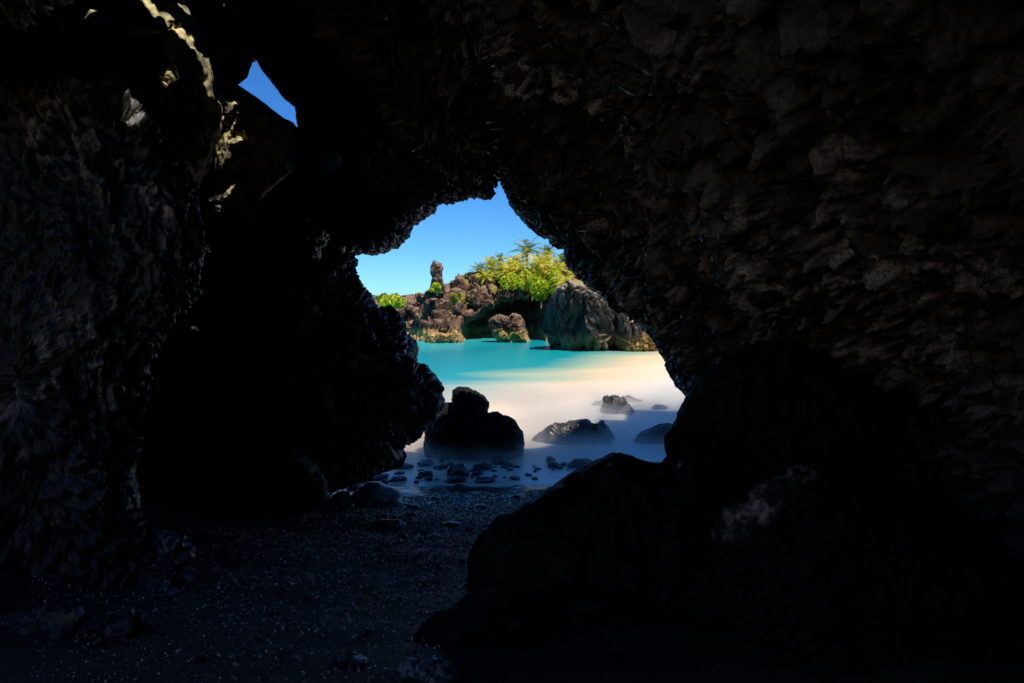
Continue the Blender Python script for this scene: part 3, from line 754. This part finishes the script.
# low headland of the open coast further off
xs = np.linspace(-110, 40, 160); ys = np.linspace(150, 230, 40)
GX, GY = np.meshgrid(xs, ys, indexing='ij')
GZ = 5.2 * np.sin(np.clip((GY - 150) / 80, 0, 1) * math.pi) ** 0.4 * (1 + 0.16 * fbm(np.stack([GX * .12, GY * .12, 0 * GX], -1), 4, 5)) - 0.3 + 0.02 * (GX + 40)
M_LAND = rock_mat('coast_scrub', (0.03, 0.04, 0.03), (0.09, 0.10, 0.06), rough=(0.8, 0.95), scale=0.3, bump=0.9, bd=0.3, spec=0.1)
tag(link('hill', new_mesh('hill', np.stack([GX, GY, GZ], -1).reshape(-1, 3), grid_faces(160, 40), M_LAND)), kind='structure')

boulder('sea_stack', 'narrow upright pillar of brown lava rock standing alone on the cliff top', [(430, 292), (431, 284), (432, 278), (430, 272), (431, 264), (434, 260), (437, 262), (441, 263), (443, 268), (442, 277), (444, 284), (446, 292)], 70.0, 0.7, M_STACK, None, 'rock pillar', amp=0.22, big=0.7, seed=91, edge=0.5, res=0.06)
boulder('shore_rock', 'brown craggy rock standing in front of the dark hollow of the cliff', [(488, 324), (492, 317), (500, 315), (508, 317), (515, 313), (521, 315), (524, 322), (527, 332), (530, 343), (500, 346), (494, 336)], 66.5, 1.2, M_CLIFF, None, 'rock', amp=0.4, big=0.8, seed=92, edge=0.4, res=0.07)
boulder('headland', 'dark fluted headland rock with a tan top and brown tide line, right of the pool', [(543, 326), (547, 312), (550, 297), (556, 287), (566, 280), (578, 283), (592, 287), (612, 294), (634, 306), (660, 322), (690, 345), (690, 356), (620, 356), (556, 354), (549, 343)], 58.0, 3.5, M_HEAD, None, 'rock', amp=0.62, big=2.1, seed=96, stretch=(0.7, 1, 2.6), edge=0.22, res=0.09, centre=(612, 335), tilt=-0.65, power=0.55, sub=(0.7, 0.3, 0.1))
boulder('shore_rock', 'golden sunlit rock at the right foot of the dark headland', [(622, 352), (624, 335), (630, 322), (640, 318), (654, 322), (672, 335), (680, 356), (640, 358)], 55.5, 1.5, M_GOLD, None, 'rock', amp=0.35, big=0.8, seed=94, edge=0.5, res=0.07)
boulder('shore_rock', 'yellow flat rock at the waterline below the left part of the cliff', [(424, 345), (426, 336), (436, 332), (446, 335), (456, 331), (463, 338), (464, 345)], 66.0, 1.2, M_GOLD, None, 'rock', amp=0.25, big=0.6, seed=95, edge=0.5, res=0.07)


# ------------------------------------------------------------------ plants
def frond_crown(n, R, seed, droop=1.0, leaf=0.24, up=0.9):
    r = np.random.default_rng(seed); V = []; Fc = []; MI = []
    for k in range(n):
        a = 2 * math.pi * (k / n) + r.uniform(-.3, .3); e = -0.45 + (up + 0.75) * ((k * 0.618) % 1.0); L = R * r.uniform(0.8, 1.15)
        h = np.array([math.cos(a), math.sin(a), 0]); side = np.array([-h[1], h[0], 0])
        S = 9; p = np.zeros(3); pts = []
        for s in range(S + 1):
            t = s / S; ang = e - droop * 1.5 * t * t - 0.25 * t
            pts.append(p.copy()); p = p + (h * math.cos(ang) + np.array([0, 0, 1]) * math.sin(ang)) * L / S
        for s in range(S):
            t = (s + 0.5) / S; w = 0.8 * leaf * R * (math.sin(math.pi * min(1, t * 0.9 + 0.12)) ** 0.7)
            a0, a1 = pts[s], pts[s + 1]; fw = (a1 - a0) / np.linalg.norm(a1 - a0)
            for sg in (-1, 1):
                tip = a0 + side * sg * w * r.uniform(.8, 1.1) + fw * w * 0.75 + np.array([0, 0, -0.35 * w * r.uniform(.4, 1.4)])
                b = len(V); V += [a0, a0 + fw * L / S * 0.8, tip + fw * 0.05, tip]; Fc.append([b, b + 1, b + 2, b + 3]); MI.append(0 if e > 0.15 else 1)
    return np.array(V), np.array(Fc), MI


def tube(pts, rad, ns=8):
    pts = np.array(pts); V = []
    for i, p in enumerate(pts):
        for k in range(ns):
            a = 2 * math.pi * k / ns; V.append(p + rad[i] * np.array([math.cos(a), math.sin(a), 0]))
    Fc = [[i * ns + k, i * ns + (k + 1) % ns, (i + 1) * ns + (k + 1) % ns, (i + 1) * ns + k] for i in range(len(pts) - 1) for k in range(ns)]
    return np.array(V), np.array(Fc)


PG = 'palms on the cliff'
def palm(px, py, d, R, pyb, mat, label, seed, n=17, up=0.9, droop=1.0):
    R *= 1.2; n = int(n * 1.4); py += 2
    c = W(px, py, d); b = W(px + random.uniform(-3, 3), pyb, d)
    e = bpy.data.objects.new('palm_tree', None); COL.objects.link(e); e.location = b
    tag(e, label, 'palm tree', PG)
    rel = c - b
    pts = [rel * t + np.array([0.25 * math.sin(t * 3), 0, 0]) * (1 - t) for t in np.linspace(0, 1, 9)]
    V, Fc = tube(pts, np.linspace(0.16, 0.09, 9)); link('trunk', new_mesh('trunk', V, Fc, M_BARK), e)
    V, Fc, MI = frond_crown(n, R, seed, droop, up=up)
    o = link('crown', new_mesh('crown', V, Fc, mat, smooth=False, mats=[mat, M_YEL], midx=MI), e, rel)
    return e


palm(527, 250, 75, 2.15, 290, M_GRN, 'tallest coconut palm with dark green spiky crown at the centre of the grove', 1, 16, 1.0, 0.95)
palm(546, 259, 77, 1.7, 290, M_YEL, 'yellow palm with a round crown just right of the tallest palm', 2)
palm(538, 264, 73, 1.7, 292, M_YEL, 'yellow palm drooping low in front of the tallest palm on its right', 3)
palm(514, 263, 74, 1.8, 290, M_YEL, 'yellow palm directly left of the tallest palm', 4, 20)
palm(502, 268, 74, 1.5, 288, M_GRN, 'green palm between the two yellow palms left of the tallest', 5)
palm(491, 267, 75, 1.7, 286, M_YEL, 'yellow palm with upright fronds, second from the left end of the grove', 6, 18, 1.3)
palm(480, 271, 74, 1.5, 284, M_GRN, 'leftmost short green palm at the end of the grove', 7, 16, 1.2)
palm(556, 270, 71, 1.8, 292, M_YEL, 'bright yellow palm at the right, above the lime shrub', 8, 20)
palm(566, 282, 68, 1.7, 300, M_YEL, 'lowest yellow palm half hidden by the right cave wall', 9, 18)
palm(547, 252, 80, 1.5, 290, M_GRN, 'dark green palm top behind the yellow palm right of the tallest', 10, 16, 1.2)
palm(500, 259, 80, 1.2, 288, M_GRN, 'small dark green palm top behind the left yellow palms', 11, 14, 1.3)

palm(521, 268, 72, 1.4, 290, M_YEL, 'low yellow palm squeezed under the left side of the tallest palm', 12, 18, 1.1)
palm(534, 271, 72, 1.3, 292, M_GRN, 'low green palm right under the trunk of the tallest palm', 13, 16, 1.2)
palm(508, 271, 72, 1.4, 288, M_YEL, 'low yellow palm near the rock rim in the left half of the grove', 14, 18, 1.1)
palm(486, 275, 72, 1.1, 284, M_YEL, 'tiny yellow palm sitting on the rock rim at the left', 15, 14, 1.2)
palm(563, 262, 78, 1.6, 292, M_GRN, 'green palm at the right edge touching the cave wall outline', 16, 18, 1.2)


def shrub(px, py, d, rx, ry, rz, mat, label, seed, n=2600, leaf=0.16, group='shrubs on the cliff', name='shrub', cat='shrub'):
    r = np.random.default_rng(seed)
    k = 9; cc = r.normal(size=(k, 3)) * np.array([rx, ry, rz]) * 0.42; rr = r.uniform(0.4, 0.62, k)
    cc[0] = 0
    idx = r.integers(0, k, n); dv = r.normal(size=(n, 3)); dv /= np.linalg.norm(dv, axis=1, keepdims=True)
    P = cc[idx] + dv * (rr[idx] * r.random(n) ** 0.25)[:, None] * np.array([rx, ry, rz])
    a = r.normal(size=(n, 3)); a /= np.linalg.norm(a, axis=1, keepdims=True); b = np.cross(a, r.normal(size=(n, 3))); b /= np.linalg.norm(b, axis=1, keepdims=True)
    s = leaf * r.uniform(0.6, 1.3, n)[:, None]
    V = np.stack([P - a * s, P + b * s * .45, P + a * s, P - b * s * .45], 1).reshape(-1, 3); Fc = np.arange(n * 4).reshape(-1, 4)
    loc = W(px, py, d) - np.array([0, 0, rz])
    e = bpy.data.objects.new(name, None); COL.objects.link(e); e.location = loc
    tag(e, label, cat, group)
    link('crown' if cat == 'tree' else 'foliage', new_mesh('foliage', V, Fc, mat, smooth=False), e, (0, 0, rz))
    st, sf = tube([(0, 0, -0.5), (0.05, 0, rz * 0.5), (0, 0, rz)], [0.1, 0.07, 0.03], 6)
    link('trunk' if cat == 'tree' else 'stem', new_mesh('stem', st, sf, M_BARK), e)


shrub(532, 281, 71.5, 1.9, 1.3, 1.5, M_LIME, 'big lime green bush spilling over the cliff edge below the tallest palm', 1, 3400)
shrub(541, 291, 69.5, 1.6, 1.1, 1.2, M_LIME, 'lower lime green bush hanging down the cliff face', 2, 2600)
shrub(556, 285, 69.5, 1.4, 1.0, 1.2, M_LIME, 'lime green bush at the right of the grove, near the cave wall', 3)
shrub(568, 268, 82, 2.6, 1.8, 1.7, M_DGRN, 'deep green leafy tree behind the palms at the right', 4, 4200, 0.2, 'shrubs on the cliff', 'leafy_tree', 'tree')
shrub(508, 275, 73, 1.3, 0.9, 0.7, M_LIME, 'small bright bush on the rock rim left of the lime bushes', 5, 1500)
shrub(491, 277, 73, 1.1, 0.8, 0.5, M_GRN, 'low olive bush on the rock rim below the left palms', 6, 1200)
shrub(437, 286, 68.5, 0.6, 0.5, 0.45, M_LIME, 'tiny lime bush at the foot of the rock pillar', 7, 900)
shrub(391, 302, 66, 1.3, 0.9, 0.8, M_LIME, 'bright lime bush on the low ground at the left end of the cliff', 8, 2600)
shrub(384, 301, 67, 0.9, 0.7, 0.5, M_GRN, 'olive bush left of the bright lime bush at the left end of the cliff', 9, 1200)
shrub(456, 297, 66.5, 0.5, 0.4, 0.5, M_GRN, 'small olive tuft growing in the middle of the cliff face', 10, 700)

shrub(520, 278, 73, 1.5, 1.0, 0.9, M_YEL, 'yellow bush on the rim between the palms, just left of the tallest trunk', 21, 1500, 0.2)
shrub(549, 274, 74, 1.7, 1.2, 1.1, M_YEL, 'yellow bush above the lime bushes on the right of the tallest palm', 22, 1800, 0.2)
shrub(564, 276, 74, 1.5, 1.2, 1.3, M_LIME, 'lime bush below the deep green tree at the cave wall outline', 23, 1800, 0.18)
shrub(498, 276, 74, 1.1, 0.8, 0.7, M_YEL, 'yellow bush low on the rim in the left half of the grove', 24, 1200, 0.18)

# ------------------------------------------------------------------ spray hanging over the surf
def mist():
    bpy_me = bpy.data.meshes.new('mist')
    x0, x1, y0, y1, z0, z1 = -9, 14, 15.6, 36, -0.3, 1.5
    V = [(x, y, z) for x in (x0, x1) for y in (y0, y1) for z in (z0, z1)]
    bpy_me.from_pydata(V, [], [(0, 1, 3, 2), (4, 6, 7, 5), (0, 4, 5, 1), (2, 3, 7, 6), (0, 2, 6, 4), (1, 5, 7, 3)])
    m = bpy.data.materials.new('spray'); m.use_nodes = True; nt = m.node_tree; nt.nodes.clear(); L = nt.links
    out = nd(nt, 'ShaderNodeOutputMaterial'); pv = nd(nt, 'ShaderNodeVolumePrincipled')
    pv.inputs['Color'].default_value = (0.96, 0.92, 0.86, 1); pv.inputs['Anisotropy'].default_value = 0.2
    tc = nd(nt, 'ShaderNodeTexCoord'); s = nd(nt, 'ShaderNodeSeparateXYZ'); L.new(tc.outputs['Object'], s.inputs[0])
    h = nd(nt, 'ShaderNodeMapRange', interpolation_type='SMOOTHSTEP'); L.new(s.outputs[2], h.inputs[0]); h.inputs[1].default_value = 0.7; h.inputs[2].default_value = 0.0
    ya = nd(nt, 'ShaderNodeMapRange', interpolation_type='SMOOTHSTEP'); L.new(s.outputs[1], ya.inputs[0]); ya.inputs[1].default_value = 15.8; ya.inputs[2].default_value = 18.5
    yb = nd(nt, 'ShaderNodeMapRange', interpolation_type='SMOOTHSTEP'); L.new(s.outputs[1], yb.inputs[0]); yb.inputs[1].default_value = 34; yb.inputs[2].default_value = 27.0
    n = nd(nt, 'ShaderNodeTexNoise', Scale=0.35, Detail=2.0); L.new(tc.outputs['Object'], n.inputs['Vector'])
    nr = nd(nt, 'ShaderNodeMapRange'); L.new(n.outputs[0], nr.inputs[0]); nr.inputs[1].default_value = 0.35; nr.inputs[2].default_value = 0.65; nr.inputs[3].default_value = 0.25; nr.inputs[4].default_value = 1.0
    cur = h.outputs[0]
    for o in (h.outputs[0], ya.outputs[0], yb.outputs[0], nr.outputs[0]):
        k = nd(nt, 'ShaderNodeMath', operation='MULTIPLY'); L.new(cur, k.inputs[0]); L.new(o, k.inputs[1]); cur = k.outputs[0]
    k = nd(nt, 'ShaderNodeMath', operation='MULTIPLY'); L.new(cur, k.inputs[0]); k.inputs[1].default_value = 1.8
    L.new(k.outputs[0], pv.inputs['Density']); L.new(pv.outputs[0], out.inputs['Volume'])
    bpy_me.materials.append(m)
    return tag(link('mist', bpy_me), 'pale spray hanging low over the surf among the rocks', 'mist', kind='stuff')


mist()

# ------------------------------------------------------------------ light
sun = bpy.data.lights.new('sun', 'SUN'); sun.energy = 4.6; sun.angle = math.radians(0.5); sun.color = (1.0, 0.93, 0.80)
so = bpy.data.objects.new('sun', sun); COL.objects.link(so); so.location = (10, -20, 40)
so.rotation_euler = Vector(SUN).to_track_quat('Z', 'Y').to_euler()
w = bpy.data.worlds.new('World'); SC.world = w; w.use_nodes = True; nt = w.node_tree
bg = nt.nodes['Background']; sky = nt.nodes.new('ShaderNodeTexSky'); sky.sky_type = 'NISHITA'; sky.sun_disc = False
sky.sun_elevation = EL; sky.sun_rotation = math.atan2(SUN[0], SUN[1]); sky.air_density = 1.0; sky.dust_density = 0.0; sky.ozone_density = 6.0; sky.altitude = 1500
hs = nt.nodes.new('ShaderNodeHueSaturation'); hs.inputs['Saturation'].default_value = 1.12
nt.links.new(sky.outputs[0], hs.inputs['Color']); tint = nt.nodes.new('ShaderNodeMix'); tint.data_type = 'RGBA'; tint.blend_type = 'MULTIPLY'; tint.inputs[0].default_value = 1.0; tint.inputs[7].default_value = (0.34, 0.62, 0.84, 1)
nt.links.new(hs.outputs[0], tint.inputs[6]); nt.links.new(tint.outputs[2], bg.inputs[0]); bg.inputs[1].default_value = 0.125

SC.view_settings.view_transform = 'Standard'; SC.view_settings.look = 'None'; SC.view_settings.gamma = 1; SC.view_settings.exposure = 0.45
SC.render.engine = 'CYCLES'
cy = SC.cycles; cy.use_denoising = True; cy.max_bounces = 7; cy.diffuse_bounces = 4; cy.glossy_bounces = 3; cy.transmission_bounces = 4; cy.volume_bounces = 1
cy.transparent_max_bounces = 8; cy.volume_step_rate = 3.0; cy.sample_clamp_indirect = 4.0; cy.caustics_reflective = False; cy.caustics_refractive = False
